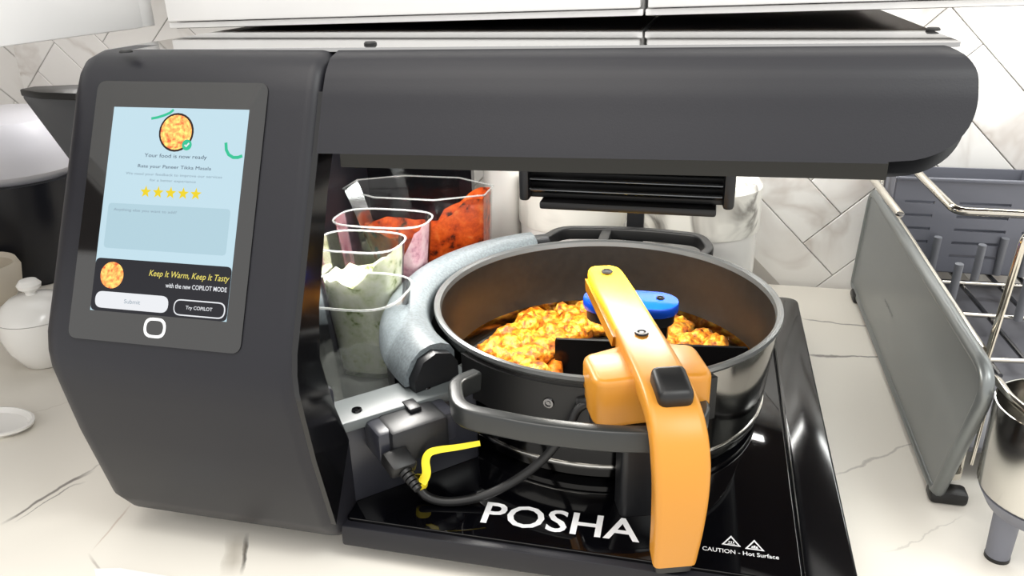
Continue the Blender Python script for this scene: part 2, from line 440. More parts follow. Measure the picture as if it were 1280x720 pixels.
# --- tower front shell
prof_f = [(-.226, .002), (-.236, .010), (-.2484, .0286), (-.264, .0956), (-.2705, .135), (-.2735, .155), (-.2728, .168), (-.2690, .182),
          (-.2577, .204), (-.2465, .226), (-.2349, .249), (-.2164, .2852), (-.2059, .306), (-.1965, .3245), (-.1905, .337), (-.183, .349), (-.174, .3570), (-.160, ZT)]
def yface(z): return -.1985-.507*(.3205-z)
def offset_poly(poly, d, lim=999):
    out = []; n = len(poly)
    ar = sum(poly[i][0]*poly[(i+1) % n][1]-poly[(i+1) % n][0]*poly[i][1] for i in range(n)); sg = 1 if ar > 0 else -1
    for i in range(n):
        a, p, b = V(poly[i-1]), V(poly[i]), V(poly[(i+1) % n])
        e1 = (p-a).normalized(); e2 = (b-p).normalized()
        n1 = V((-e1.y, e1.x))*sg; n2 = V((-e2.y, e2.x))*sg
        nn = (n1+n2); nn = nn.normalized() if nn.length > 1e-6 else n1
        k = d/max(.5, nn.dot(n1)) if i < lim else 0; out.append((p.x+nn.x*k, p.y+nn.y*k))
    return out
def rounded_x_solid(name, poly, x0, x1, r0, r1, m, parent, seg=7, tilt=None, lim=999):
    secs = []
    for k in range(seg+1):
        a = math.pi/2*k/seg; secs.append((x0+r0*(1-math.sin(a)), r0*(1-math.cos(a))))
    secs = [(x0+r0*(1-math.cos(math.pi/2*k/seg)), r0*(1-math.sin(math.pi/2*k/seg))) for k in range(seg+1)] + \
           [(x1-r1*(1-math.sin(math.pi/2*k/seg)), r1*(1-math.cos(math.pi/2*k/seg))) for k in range(seg+1)]
    vs = []; fs = []; n = len(poly)
    for (x, d) in secs:
        for (y, z) in offset_poly(poly, d, lim): vs.append((x, y, z+(tilt(x) if tilt else 0)))
    for i in range(len(secs)-1):
        for k in range(n): fs.append((i*n+k, i*n+(k+1) % n, (i+1)*n+(k+1) % n, (i+1)*n+k))
    fs.append(tuple(range(n))); fs.append(tuple((len(secs)-1)*n+k for k in range(n)))
    return mk(name, vs, fs, m, parent, angle=50)
inner = [(-.13, ZT-.0), (-.13, .335), (-.165, .325), (-.197, .272), (-.228, .20), (-.236, .165), (-.226, .125), (-.208, .08), (-.20, .002)]
rounded_x_solid('front_shell', prof_f+inner, XL_, XR_, .020, .011, SHELL, robot, lim=len(prof_f)+1)
prism('left_wall', [(-.20, .002), (-.15, .34), (.26, .34), (.26, .002)], lambda p, d: (d, p[0], p[1]), XL_+.016, XL_+.026, SHELL, robot)
box('rear_wall', (-.284, .262, .171), (.165, .012, .338), GLOSSB, robot)
box('roof', (-.2675, .06, .336), (.195, .40, .036), DARK, robot)
prism('inner_edge', [(y+.004, z) for (y, z) in prof_f[2:-3]]+[(y-.001, z) for (y, z) in inner[2:-1]], lambda p, d: (d, p[0], p[1]), XR_-.004, XR_+.0012, GLOSSB, robot)
box('cup_tray', (-.265, .03, .02), (.19, .44, .016), DARK, robot)

# --- hood shell
def hood_right(z, x1=.2245):
    zb = .3050; rt = .017; rb = .036
    if z > zt(.22)-rt: k = (z-(zt(.22)-rt))/rt; return x1-rt*(1-math.sqrt(max(0, 1-k*k)))
    if z < zb+rb: k = min(1, (zb+rb-z)/rb); return x1-.044*(1-max(0, 1-k**2.3)**(1/2.3))
    return x1
def hood_body(name, yfun, zlo, x0, back, m, dz=0, x1=.2245, nx=30, nz=26, zhi=ZT):
    vs = []; fs = []
    for i in range(nz+1):
        q = i/nz; q = .5-.5*math.cos(math.pi*q)
        for j in range(nx+1):
            # bottom and top drift upwards slightly towards the free end
            zb0 = zlo; z = zb0+(zhi-zb0)*q
            xr = hood_right(z+dz+.0035, x1)
            x = x0+(xr-x0)*(j/nx); zz = z+.010*(x-XR_) + (1-q)*.006*(x-XR_)
            vs.append((x, yfun(z), zz))
    N = len(vs)
    for i in range(nz):
        for j in range(nx):
            a = i*(nx+1)+j; fs.append((a, a+1, a+nx+2, a+nx+1))
    ring = [i*(nx+1)+nx for i in range(nz+1)]+[nz*(nx+1)+j for j in range(nx-1, -1, -1)]+[i*(nx+1) for i in range(nz-1, -1, -1)]+[j for j in range(1, nx)]
    bk = []
    for r in ring: bk.append(len(vs)); vs.append((vs[r][0], back, vs[r][2]))
    n = len(ring)
    for k in range(n): fs.append((ring[k], ring[(k+1) % n], bk[(k+1) % n], bk[k]))
    fs.append(tuple(reversed(bk)))
    return mk(name, vs, fs, m, robot, angle=40)
def hood_front(z):
    pts = prof_f[8:]
    for (a, b) in zip(pts, pts[1:]):
        if a[1] <= z <= b[1]: return a[0]+(b[0]-a[0])*(z-a[1])/(b[1]-a[1])
    return pts[-1][0] if z > .3 else pts[0][0]
hood_body('hood_shell', lambda z: hood_front(z)+.0008, .3005, XR_+.0015, .26, SHELL)
hood_body('hood_lip', lambda z: -.192+max(0, z-.29)*.6, .2885, XR_+.010, .255, DARK, dz=.0125, x1=.2255, zhi=.342)
# brushed metal strip that fronts the lip
v = []
for x in (-.156, .1835):
    for (y, z) in ((-.1955, .2885), (-.1955, .2998)): v.append((x, y, z+.0145*(x-XR_)))
vb = [(p[0], p[1]+.004, p[2]) for p in v]
mk('lip_strip', v+vb, [(0,2,3,1),(4,5,7,6),(0,1,5,4),(2,6,7,3),(0,4,6,2),(1,3,7,5)], mat('dark lip metal', (52, 51, 48), .25, .8), robot)
# --- glass lid on top
gl = round_poly([(-.352, -.160), (.2205, -.158), (.2225, .25), (-.352, .25)], .006)
prism('top_glass', gl, lambda p, d: (p[0], p[1], zt(p[0])+d), -.001, .0016, TOPG, robot)
for p in ((463, 55), (1165, 45), (157, 62)):
    g = PZ(p, ZT+.002); g.z = zt(g.x)+.0016
    lathe('lid_stud', [(0, .0022), (.0035, .0020), (.0045, .001), (.0045, 0), (0, 0)], g, RUBBER, robot, 16)

# --- touchscreen
UXV = V((1, 0, 0)); UYV = V((0, .507, 1)).normalized(); NV = V((0, -1, .507)).normalized()
SP0 = V((0, yface(.25), .25))
def PS(p, e=0):
    d = ray(p); o = SP0+NV*e; k = (o-CAM).dot(NV)/d.dot(NV); return CAM+d*k
def suv(p): q = PS(p)-SP0; return (q.dot(UXV), q.dot(UYV))
def SW(u, v, e): return SP0+UXV*u+UYV*v+NV*e
def splate(name, uv, e0, e1, m, parent):
    return prism(name, uv, lambda p, d: SW(p[0], p[1], d), e0, e1, m, parent)
b4 = [suv(p) for p in ((90, 425), (303, 440), (336, 102), (120, 104))]
bx0 = (b4[0][0]+b4[3][0])/2; bx1 = (b4[1][0]+b4[2][0])/2; bv0 = (b4[0][1]+b4[1][1])/2; bv1 = (b4[2][1]+b4[3][1])/2
screen = splate('touchscreen', round_poly([(bx0, bv0), (bx1, bv0), (bx1, bv1), (bx0, bv1)], .007), -.003, .0012, BEZEL, robot)
d4 = [suv(p) for p in ((116, 390), (287, 400), (311, 136), (142.5, 136))]
dx0 = (d4[0][0]+d4[3][0])/2; dx1 = (d4[1][0]+d4[2][0])/2; dv0 = (d4[0][1]+d4[1][1])/2; dv1 = (d4[2][1]+d4[3][1])/2
splate('display', [(dx0, dv0), (dx1, dv0), (dx1, dv1), (dx0, dv1)], .0008, .00135, S_BG, screen)
DW, DH = dx1-dx0, dv1-dv0
# content: fractions of the display, (0,0) top left
def FR(a, b): return (dx0+a*DW, dv1-b*DH)
E1, E2, E3 = .0014, .00155, .0017
def flat(name, uv, m, e=E1): 
    return mk(name, [SW(u, v, e) for (u, v) in uv], [tuple(range(len(uv)))], m, screen, smooth=False)
def disc(name, a, b, r, m, e, n=28):
    c = FR(a, b); return flat(name, [(c[0]+r*math.cos(2*math.pi*i/n), c[1]+r*math.sin(2*math.pi*i/n)) for i in range(n)], m, e)
def stext(s, a, b, wfrac, hfrac, m, e=E2, **k):
    c = FR(a, b); return text_on('screen_text', s, SW(*c, e), UXV, UYV, wfrac*DW, hfrac*DH, m, screen, **k)
def rrect(name, a0, b0, a1, b1, r, m, e=E1):
    p = [FR(a0, b1), FR(a1, b1), FR(a1, b0), FR(a0, b0)]; return flat(name, round_poly(p, r), m, e)
disc('picture_rim', .490, .118, .1285*DW, S_RIM, E1); disc('food_picture', .490, .118, .115*DW, S_FOOD, E2)
disc('check_badge', .580, .178, .036*DW, S_GRN, E3, 20)
def stroke(name, pts, wd, m, e):
    P = [suv(p) if p[0] > 5 else FR(*p) for p in pts]; L = []; Rr = []
    for i, p in enumerate(P):
        a = V(P[max(i-1, 0)]); b = V(P[min(i+1, len(P)-1)]); t = (b-a).normalized(); n_ = V((-t.y, t.x))*wd/2
        L.append((p[0]+n_.x, p[1]+n_.y)); Rr.append((p[0]-n_.x, p[1]-n_.y))
    vs = [SW(u, v, e) for (u, v) in L+Rr]; k = len(P)
    return mk(name, vs, [(i, i+1, k+i+1, k+i) for i in range(k-1)], m, screen, smooth=False)
stroke('check_mark', [(.565, .178), (.576, .186), (.596, .169)], .0012, S_WHT, E3+.0001)
stroke('confetti_squiggle', [(191, 149), (199, 147.5), (207, 145), (214, 142), (219, 138)], .0018, S_GRN, E2)
stroke('confetti_squiggle', [(284, 179), (284.5, 188), (287.5, 194), (293, 197.5), (299, 197.5), (304.5, 195.5)], .0022, S_GRN, E2)
stext('Your food is now ready', .505, .237, .46, .024, S_TXT)
stext('Rate your Paneer Tikka Masala', .505, .290, .54, .021, S_TXT)
stext('We need your feedback to improve our services', .505, .328, .71, .017, S_GREY)
stext('for a better experience', .505, .356, .34, .016, S_GREY)
for i in range(5):
    c = FR(.315+.0925*i, .413)
    flat('rating_star', [(c[0]+(.0045 if k % 2 == 0 else .0019)*math.sin(math.pi*k/5), c[1]+(.0045 if k % 2 == 0 else .0019)*math.cos(math.pi*k/5)) for k in range(10)], S_STAR, E2)
rrect('comment_box', .045, .475, .945, .695, .003, S_BOX)
stext('Anything else you want to add?', .325, .507, .47, .017, S_GREY)
rrect('promo_banner', 0, .745, 1, 1.0, .004, S_BAN)
disc('banner_picture', .135, .825, .087*DW, S_FOOD, E2)
stext('Keep It Warm, Keep It Tasty', .70, .805, .58, .038, S_YEL, shear=.25, offset=.004)
stext('with the new COPILOT MODE', .76, .853, .44, .022, S_WHT, offset=.012)
rrect('submit_button', .03, .905, .575, .985, .007, S_WHT, E2); stext('Submit', .31, .945, .12, .020, S_GREY, E3)
rrect('copilot_button_outline', .615, .913, .985, .99, .007, S_WHT, E2); rrect('copilot_button', .623, .919, .977, .984, .0066, S_BAN, E3)
stext('Try COPILOT', .80, .952, .19, .022, S_WHT, E3+.0001, offset=.012)
hb = suv((195, 410)); ho = round_poly([(hb[0]-.0085, hb[1]-.0068), (hb[0]+.0085, hb[1]-.0068), (hb[0]+.0085, hb[1]+.0068), (hb[0]-.0085, hb[1]+.0068)], .0065)
ve = [SW(u, v, .0014) for (u, v) in ho]+[SW(hb[0]+(u-hb[0])*.76, hb[1]+(v-hb[1])*.72, .0014) for (u, v) in ho]
n_ = len(ho); mk('home_button', ve, [(i, (i+1) % n_, n_+(i+1) % n_, n_+i) for i in range(n_)], PRINTW, screen, smooth=False)

# --- base and hob
bp_ = round_poly([(XR_-.002, -.2335), (.2035, -.2335), (.2035, .268), (XR_-.19, .268), (XR_-.19, -.15), (XR_-.002, -.15)], [.002, .006, .016, .004, .002, .002])
prism('base', bp_, lambda p, d: (p[0], p[1], d), .0, .0185, SHELL, robot, bevel=.0015)
gp = round_poly([(XR_+.0005, -.2265), (.166, -.2265), (.166, .262), (XR_+.0005, .262)], .003)
prism('hob_glass', gp, lambda p, d: (p[0], p[1], d), .018, .0215, HOB, robot, bevel=.0006)
rail = round_poly([(.1672, -.2325), (.2022, -.2325), (.2022, .270), (.1672, .270)], [.003, .006, .016, .006])
prism('side_rail', rail, lambda p, d: (p[0], p[1], d), .0185, .0235, GLOSSB, robot, bevel=.0012)
for (x, y) in ((-.33, -.19), (.17, -.20), (-.33, .24), (.17, .24)):
    lathe('foot', [(0, ZC), (.014, ZC), (.016, .001), (0, .001)], (x, y, 0), RUBBER, robot, 20)
ZG = .0217
def lett(s, p0, p1, h, off, m=PRINTW):
    a = PZ(p0, ZG); b = PZ(p1, ZG); u = (b-a); wd = u.length; u.normalize(); vv = V((0, 0, 1)).cross(u)
    return text_on('lettering', s, (a+b)/2+vv*(h/2), u, vv, wd, h, m, robot, offset=off)
lett('POSHA', (600, 653), (799, 678.5), .0255, .012)
lett('CAUTION - Hot Surface', (878, 687.5), (974, 699.5), .0042, .008)
for k, c in enumerate((PZ((914, 682), ZG), PZ((943.5, 687.5), ZG))):
    hw, hh = .0068, .0110
    tri = [(-hw, 0), (hw, 0), (0, hh)]; tin = [(-hw*.72, .0011), (hw*.72, .0011), (0, hh*.80)]
    vs_ = [c+V((a, b, 0)) for (a, b) in tri+tin]
    mk('warning_triangle', vs_, [(0, 1, 4, 3), (1, 2, 5, 4), (2, 0, 3, 5)], PRINTW, robot, smooth=False)
    q = [(-.0026, .0016), (.0026, .0016), (.0026, .0022), (-.0026, .0022)]
    mk('warning_mark', [c+V((a, b, 0)) for (a, b) in q], [(0, 1, 2, 3)], PRINTW, robot, smooth=False)
    for d in (-.0015, 0, .0015):
        pts = [(d-.0003, .0027), (d+.0003, .0027), (d+.0006, .0038), (d+.0002, .0048), (d-.0004, .0048), (d-.0001, .0038)] if k == 0 else \
              [(d-.0006, .0024), (d+.0006, .0024), (d+.0006, .0046-abs(d)*.5), (d-.0006, .0046-abs(d)*.5)]
        mk('warning_mark', [c+V((a, b, 0)) for (a, b) in pts], [tuple(range(len(pts)))], PRINTW, robot, smooth=False)

SLAT = mat('dark vent metal', (110, 112, 114), .25, 1)
# --- vent module under the hood, above the pan
gy = -.03
gA = PY((650, 217), gy); gB = PY((920, 218), gy); zlo = .216; gx0, gx1 = gA.x, gB.x
box('vent_housing', ((gx0+gx1)/2, gy+.05, .259), (gx1-gx0-.006, .09, .073), RUBBER, robot, bevel=.004)
for s in (gx0+.004, gx1-.004): box('vent_end_cap', (s, gy+.03, .248), (.009, .07, .052), DARK, robot, bevel=.003)
for k in range(4):
    z = .2585-.0092*k
    box('vent_slat', ((gx0+gx1)/2, gy+.001, z), (gx1-gx0-.018, .010, .0028), SLAT, robot, bevel=.0008, R=Matrix.Rotation(math.radians(-28), 3, 'X'))
box('vent_lower_tray', ((gx0+gx1)/2+.002, gy+.022, .2185), (gx1-gx0-.030, .05, .007), RUBBER, robot, bevel=.002)
box('rear_post', (.004, .258, .16), (.020, .012, .28), DARK, robot)

# --- curved splash guard round the pan
sec = []
ri, ro = .1625, .2085
a0, a1 = math.radians(124), math.radians(228)
prof = [(ri, .100), (ri, .118), (ri+.004, .1245), (ri+.012, .1285), (ri+.022, .1295), (ri+.032, .1265), (ri+.040, .1195), (ro, .108), (ro+.001, .099), (ro-.006, .098), (ri+.004, .098)]
guard = lathe('splash_guard', prof, (0, 0, 0), GUARD, robot, 40, a0, a1, angle=50)
lathe('guard_wall', [(ri+.006, .030), (ri+.006, .0985), (ro-.004, .0985), (ro-.004, .030)], (0, 0, 0), DARK, robot, 40, a0-.06, a1-.18, angle=50)
# dark end caps of the guard
for (aa, da) in ((a1, .05), (a0, -.10)):
    b0_, b1_ = (aa, aa+da) if da > 0 else (aa+da, aa)
    lathe('guard_end_cap', [(ri+.002, .0968), (ri+.002, .112), (ri+.008, .121), (ri+.022, .1255), (ri+.034, .121), (ro-.003, .106), (ro-.003, .0968)], (0, 0, 0), DARK, robot, 5, b0_, b1_, angle=50)

# --- diagonal bracket arm with plug socket
D1 = V((.0713, .0713, 0)).normalized(); D2 = V((D1.y, -D1.x, 0))     # along, and towards the viewer
A0 = V((-.1725, -.213, 0))
def AP(s, t, z): return A0+D1*s+D2*t+V((0, 0, z))
poly = round_poly([(0, .0), (.120, .0), (.120, -.030), (.0, -.030)], .004)
prism('bracket_side', poly, lambda p, d: AP(p[0], p[1]-.001, d), .0215, .090, ARMF, robot, bevel=.001)
prism('bracket_top', round_poly([(-.010, .003), (.100, .005), (.130, -.010), (.130, -.033), (.0, -.033)], .005), lambda p, d: AP(p[0], p[1], d), .0875, .0965, ARMP, robot, bevel=.002)
prism('bracket_tab', round_poly([(-.006, .0), (.006, .0), (.006, .022), (-.006, .022)], .005), lambda p, d: AP(p[0], -.026+d, .094+p[1]), 0, .005, ARMF, robot, bevel=.001)
for p in ((446, 513), (533, 484)): screw(PZ(p, .0967), .0042, robot)
skp = AP(.050, .003, 0)
box('socket_shroud', AP(.053, .013, .080), (.066, .030, .026), ARMF, robot, rz=math.atan2(D1.y, D1.x), bevel=.004)
box('plug_socket', AP(.053, .016, .079), (.048, .034, .030), DARK, robot, rz=math.atan2(D1.y, D1.x), bevel=.004)
box('socket_latch', AP(.058, .006, .0955), (.010, .016, .004), DARK, robot, rz=math.atan2(D1.y, D1.x), bevel=.001)

# ------------------------------------------------------------------ pan
PANSTEEL = mat('pan steel', (170, 168, 164), .12, 1)
pot = thing('cooking_pan', 'round deep non-stick steel pan with black loop handles on the hob', 'pan', (0, 0, .0217))
lathe('pan_outside', [(.0, .0225), (.138, .0225), (.1455, .028), (.1475, .040), (.1525, .090), (.1555, .1185), (.1535, .1185), (.150, .088), (.145, .04), (0, .0265)], (0, 0, 0), PANSTEEL, pot, 96)
lathe('non_stick_lining', [(.0, .0300), (.125, .0300), (.139, .0335), (.1455, .044), (.1495, .085), (.1525, .120), (.1535, .120), (.150, .084), (.146, .042), (.0, .0285)], (0, 0, 0), NONSTICK, pot, 96)
lathe('rolled_rim', [(.1515, .119), (.1525, .1235), (.1550, .1250), (.1578, .1245), (.1582, .1215), (.1560, .1185), (.1525, .1180), (.1515, .119)], (0, 0, 0), RIMM, pot, 96)
lathe('base_ring', [(.1425, .0365), (.1485, .0365), (.1490, .0385), (.1485, .0400), (.1465, .0400)], (0, 0, 0), STEEL, pot, 96)
def handle(sgn):
    path = fillet([(-.082, sgn*.148, .112), (-.094, sgn*.168, .114), (-.079, sgn*.207, .1155), (-.02, sgn*.216, .1155), (.03, sgn*.216, .1155), (.083, sgn*.207, .1155), (.094, sgn*.168, .114), (.082, sgn*.148, .112)], .016)
    v, f = sweep_vf(path, round_poly([(-.0125, -.005), (.0045, -.0055), (.0045, .0055), (-.0125, .005)] if sgn < 0 else [(-.010, -.005), (.0045, -.005), (.0045, .005), (-.010, .005)], .0025, 3), side=V((0, 0, 1)))
    h = mk('handle', v, f, RUBBER if sgn > 0 else ARMHANDLE, pot)
    prism('handle_bracket', [(-.095, .148), (.095, .148), (.095, .1565), (-.095, .1565)], lambda p, d: (p[0]*.9, sgn*math.sqrt(max(.1535**2-(p[0]*.9)**2, .0))+sgn*d, .10) if False else (p[0]*.9, sgn*(p[1]-.024+.0), .096+d), 0, .014, RUBBER, pot) if False else None
    vs_, fs_ = lathe_vf([(.1545, .080), (.1545, .1165), (.1595, .1165), (.1595, .080), (.1545, .080)], (0, 0, 0), 24, math.radians(90*sgn-40), math.radians(90*sgn+40))
    br = mk('handle_bracket', vs_, fs_, RUBBER, pot)
    for a in (-22, 8):
        an = math.radians(90*sgn+a*sgn); n = V((math.cos(an), math.sin(an), 0))
        screw(n*.1597+V((0, 0, .100)), .0045, br, n, STEELD)
    if sgn > 0: box('handle_rib', (-.025, sgn*.186, .1135), (.012, .056, .009), RUBBER, pot, bevel=.0015)
ARMHANDLE = mat('dark grey handle', (40, 42, 42), .32)  # front handle, one even tone a little lighter than the rear handle
handle(-1); handle(1)

# food
def lump(c, s, seed, amp=.35, sub=3):
    bm = bmesh.new(); bmesh.ops.create_icosphere(bm, subdivisions=sub, radius=1)
    R = Matrix.Rotation(seed*1.7, 3, 'Z'); vs_ = []
    for vtx in bm.verts:
        p = vtx.co.copy(); k = 1+amp*noise.noise(p*1.3+V((seed*7.1, seed*3.3, 0)))+.30*noise.noise(p*3.2+V((seed, 0, seed*2)))
        q = R @ V((p.x*s[0]*k, p.y*s[1]*k, p.z*s[2]*k)); vs_.append(V(c)+q)
    fs_ = [tuple(v.index for v in f.verts) for f in bm.faces]; bm.free(); return vs_, fs_
def bed(name, pts, z, label):
    # lumpy pool of sauce with a feathered edge
    c = sum((V((p.x, p.y, 0)) for p in pts), V())/len(pts); vs_ = []; fs_ = []; n = len(pts)*4
    loop = spline([(p.x, p.y, 0) for p in pts], 4, True); rings = 9
    for i in range(rings):
        t_ = 1-i/(rings-.0)
        for p in loop:
            q = c+(V((p.x, p.y, 0))-c)*t_
            h = z*(1-t_**4)*(1+.45*noise.noise(q*70))+.0006; vs_.append(V((q.x, q.y, .0302+max(0.0004, h))))
    vs_.append(V((c.x, c.y, .0302+z)))
    for i in range(rings-1):
        for k in range(n): fs_.append((i*n+k, i*n+(k+1) % n, (i+1)*n+(k+1) % n, (i+1)*n+k))
    for k in range(n): fs_.append(((rings-1)*n+k, (rings-1)*n+(k+1) % n, len(vs_)-1))
    o = mk(name, vs_, fs_, CURRYS, None); o['kind'] = 'stuff'; return tag(o, label, 'curry')
def clampr(p, r=.137):
    k = math.hypot(p.x, p.y); return V((p.x, p.y, 0))*min(1, r/k)
Lp = [clampr(PZ(p, .048)) for p in ((612, 440), (628, 408), (650, 393), (700, 388), (735, 376), (768, 374), (780, 402), (730, 412), (700, 428), (706, 470), (685, 480), (640, 462))]
Rp = [clampr(PZ(p, .048)) for p in ((822, 398), (850, 390), (890, 402), (918, 420), (905, 436), (850, 440), (815, 428))]
bed('curry_sauce', Lp, .017, 'thick orange curry sauce heaped beside the stirring blade'); bed('curry_sauce', Rp, .017, 'smaller patch of orange curry sauce beyond the blue stirrer lobe')
def inside(p, poly):
    r = False; n = len(poly)
    for i in range(n):
        a, b = poly[i], poly[i-1]
        if (a.y > p[1]) != (b.y > p[1]) and p[0] < (b.x-a.x)*(p[1]-a.y)/(b.y-a.y)+a.x: r = not r
    return r
lumps = []
for poly_, cnt, lab in ((Lp, 30, 'saucy orange paneer chunk heaped in the pan beside the stirring blade'), (Rp, 9, 'saucy orange paneer chunk in the smaller heap beyond the blue stirrer lobe')):
    k = 0; tries = 0
    xs_ = [p.x for p in poly_]; ys_ = [p.y for p in poly_]
    while k < cnt and tries < 4000:
        tries += 1
        x = random.uniform(min(xs_), max(xs_)); y = random.uniform(min(ys_), max(ys_))
        if not inside((x, y), poly_) or math.hypot(x, y) > .126 or (-.062 < x and y < .034): continue
        if any((x-a)**2+(y-b)**2 < .0165**2 for a, b in lumps): continue
        lumps.append((x, y)); s = random.uniform(.011, .0155)
        v, f = lump((x, y, .0372+s*.80), (s*1.25, s, s*.9), len(lumps)+.3)
        v = [V((p.x, p.y, max(p.z, .0304))) for p in v]
        tag(mk('paneer_chunk', v, f, CURRY, None, angle=180), lab, 'paneer', 'paneer chunks in the pan'); k += 1

# ------------------------------------------------------------------ stirrer arm
st = thing('stirrer_arm', 'yellow plastic stirrer arm bent down over the pan edge to the hob', 'stirrer', (.092, -.228, .0217))
ad = V((.325, -.946, 0)).normalized(); asd = V((-ad.y, ad.x, 0))       # along arm; side pointing right-back
def AA(s, t, z): return V((0, 0, 0))+ad*s+asd*t+V((0, 0, z))
path = [AA(s, 0, z) for (s, z) in ((-.016, .1375), (-.010, .1385), (.0, .139), (.04, .1395), (.08, .140), (.12, .140), (.155, .140), (.18, .1395), (.205, .1375), (.224, .1320), (.2365, .122), (.2435, .108), (.2465, .092), (.2465, .075), (.2450, .058), (.2425, .042), (.2405, .030))]
wid = [.55, .82, .95, 1.0, 1.0, 1.02, 1.05, 1.05, 1.06, 1.08, 1.1, 1.1, 1.06, 1.02, .97, .92, .88]
path2 = spline(path, 4); wd2 = []
for i in range(len(path2)):
    a = i/4; k = min(int(a), len(wid)-2); wd2.append(wid[k]+(wid[k+1]-wid[k])*(a-k))
secp = round_poly([(-.0175, -.010), (.0175, -.010), (.0155, .011), (-.0155, .011)], .0045, 3)
nb = 4*5
v, f = sweep_vf(path2[:nb+1], secp, side=asd, scale=[(a, 1) for a in wd2[:nb+1]])
mk('arm_beam', v, f, YELL, st, angle=40)
v, f = sweep_vf(path2[nb:], secp, side=asd, scale=[(a, 1) for a in wd2[nb:]])
mk('arm_leg', v, f, YEL, st, angle=40)
v, f = sweep_vf([AA(.2405, 0, .031), AA(.2400, 0, .0222)], [(a*.93, b*.9) for a, b in secp], side=asd, scale=[(.88, 1), (.80, .9)])
mk('leg_end_cap', v, f, RUBBER, st)
wing = round_poly([(.138, -.047), (.184, -.045), (.188, .0), (.184, .042), (.132, .042), (.128, .0)], .012)
prism('clamp_body', wing, lambda p, d: AA(p[0], p[1], d+(.004 if abs(p[1]) < .02 else 0)), .100, .1385, YEL, st, bevel=.006, bseg=3)
prism('clamp_base', [(.16+(a-.16)*.93, b*.93) for a, b in wing], lambda p, d: AA(p[0], p[1], d), .0875, .101, ARMF, st, bevel=.002)
prism('support_post', round_poly([(.162, -.024), (.186, -.024), (.186, .022), (.162, .022)], .005), lambda p, d: AA(p[0], p[1], d), .0217, .0885, DARK, st)
box('release_button', AA(.2135, .001, .1475), (.030, .024, .018), RUBBER, st, bevel=.005, bseg=3, R=(Matrix((ad, asd, V((0, 0, 1)))).transposed() @ Matrix.Rotation(math.radians(16), 3, 'Y')))
prism('beam_slot_shade', [(.004, .1325), (.118, .1325), (.122, .1425), (.000, .1425)], lambda p, d: AA(p[0], -.0178-d, p[1]), -.002, .0012, mat('amber slot shade', (150, 96, 10), .3), st)  # darker strip on the beam side, painting the shade of its hollow slot
for s in (.006, .135): screw(AA(s, 0, .1508), .0055, st, (0, 0, 1), RUBBER)
ccx = .023; cpy = .008
cap = [(ccx-.0235+.021*math.cos(a), cpy+.0215*math.sin(a)) for a in [math.pi/2+math.pi*i/12 for i in range(13)]]+[(ccx+.0235+.021*math.cos(a), cpy+.0215*math.sin(a)) for a in [-math.pi/2+math.pi*i/12 for i in range(13)]]
prism('blue_carrier', cap, lambda p, d: (p[0], p[1], d), .110, .1205, BLUE, st, bevel=.002)
prism('carrier_underside', [(ccx+(a-ccx)*.92, cpy+(b-cpy)*.9) for a, b in cap], lambda p, d: (p[0], p[1], d), .100, .1105, DARK, st)
lathe('drive_shaft', [(0, .118), (.009, .118), (.009, .131), (0, .131)], (0, .002, 0), DARK, st, 20)
lathe('spindle', [(0, .064), (.0095, .064), (.0095, .078), (.012, .080), (.012, .101), (0, .101)], (.047, .016, 0), GLOSSB, st, 24)
screw((.05, cpy+.004, .1206), .004, st)
b0 = V((-.0495, .013, 0)); b1 = V((.134, .033, 0)); bd = (b1-b0).normalized(); bn = V((-bd.y, bd.x, 0)); bl = (b1-b0).length
blade = round_poly([(0, .032), (bl*.36, .031), (bl*.5, .031), (bl, .031), (bl, .0675), (bl*.6, .0675), (.07, .0695), (0, .0695)], [.004, .0, .0, .004, .003, 0, 0, .002], 3)
prism('stir_blade', blade, lambda p, d: b0+bd*p[0]+bn*d+V((0, 0, p[1])), -.0018, .0018, GLOSSB, st)

# ------------------------------------------------------------------ cable
plug_d = (D2*.8+D1*.15+V((0, 0, -.42))).normalized()
p0 = AP(.030, .030, .075)
cb = thing('power_cable', 'black cable looping from the bracket socket to the yellow stirrer arm', 'cable', PZ((540, 622), .025))
R = Matrix((D1, (plug_d.cross(D1)).normalized()*-1, plug_d)).transposed()
box('plug_body', p0+plug_d*.008, (.020, .015, .018), RUBBER, cb, bevel=.003, R=R)
q0 = p0+plug_d*.016
for k in range(5):
    c = q0+plug_d*(.0025+.0036*k); tq = V((0, 0, 1)).rotation_difference(plug_d).to_matrix()
    v, f = lathe_vf([(0, -.0014), (.0052-.0005*k, -.0014), (.0052-.0005*k, .0012), (0, .0012)], (0, 0, 0), 14)
    mk('strain_relief', [c+tq @ x for x in v], f, RUBBER, cb)
q1 = q0+plug_d*.014; q2 = PZ((519, 601), .043)
e0 = AA(.150, -.050, .104)
pts = [q1, q2, PZ((533, 620), .030), PZ((560, 627), .0262), PZ((600, 621), .030), PZ((640, 603), .040), PZ((680, 573), .060), PZ((708, 538), .085), PZ((722, 512), .1), PZ((738, 502), .106), e0]
tube('cord', spline(pts, 8), .0036, RUBBER, cb, 12)
for k in range(4):
    a = PZ((738, 502), .106); d_ = (e0-a).normalized(); c = a+(e0-a)*(.3+.2*k); tq = V((0, 0, 1)).rotation_difference(d_).to_matrix()
    v, f = lathe_vf([(0, -.0016), (.0052, -.0016), (.0052, .0014), (0, .0014)], (0, 0, 0), 14)
    mk('strain_relief', [c+tq @ x for x in v], f, RUBBER, cb)
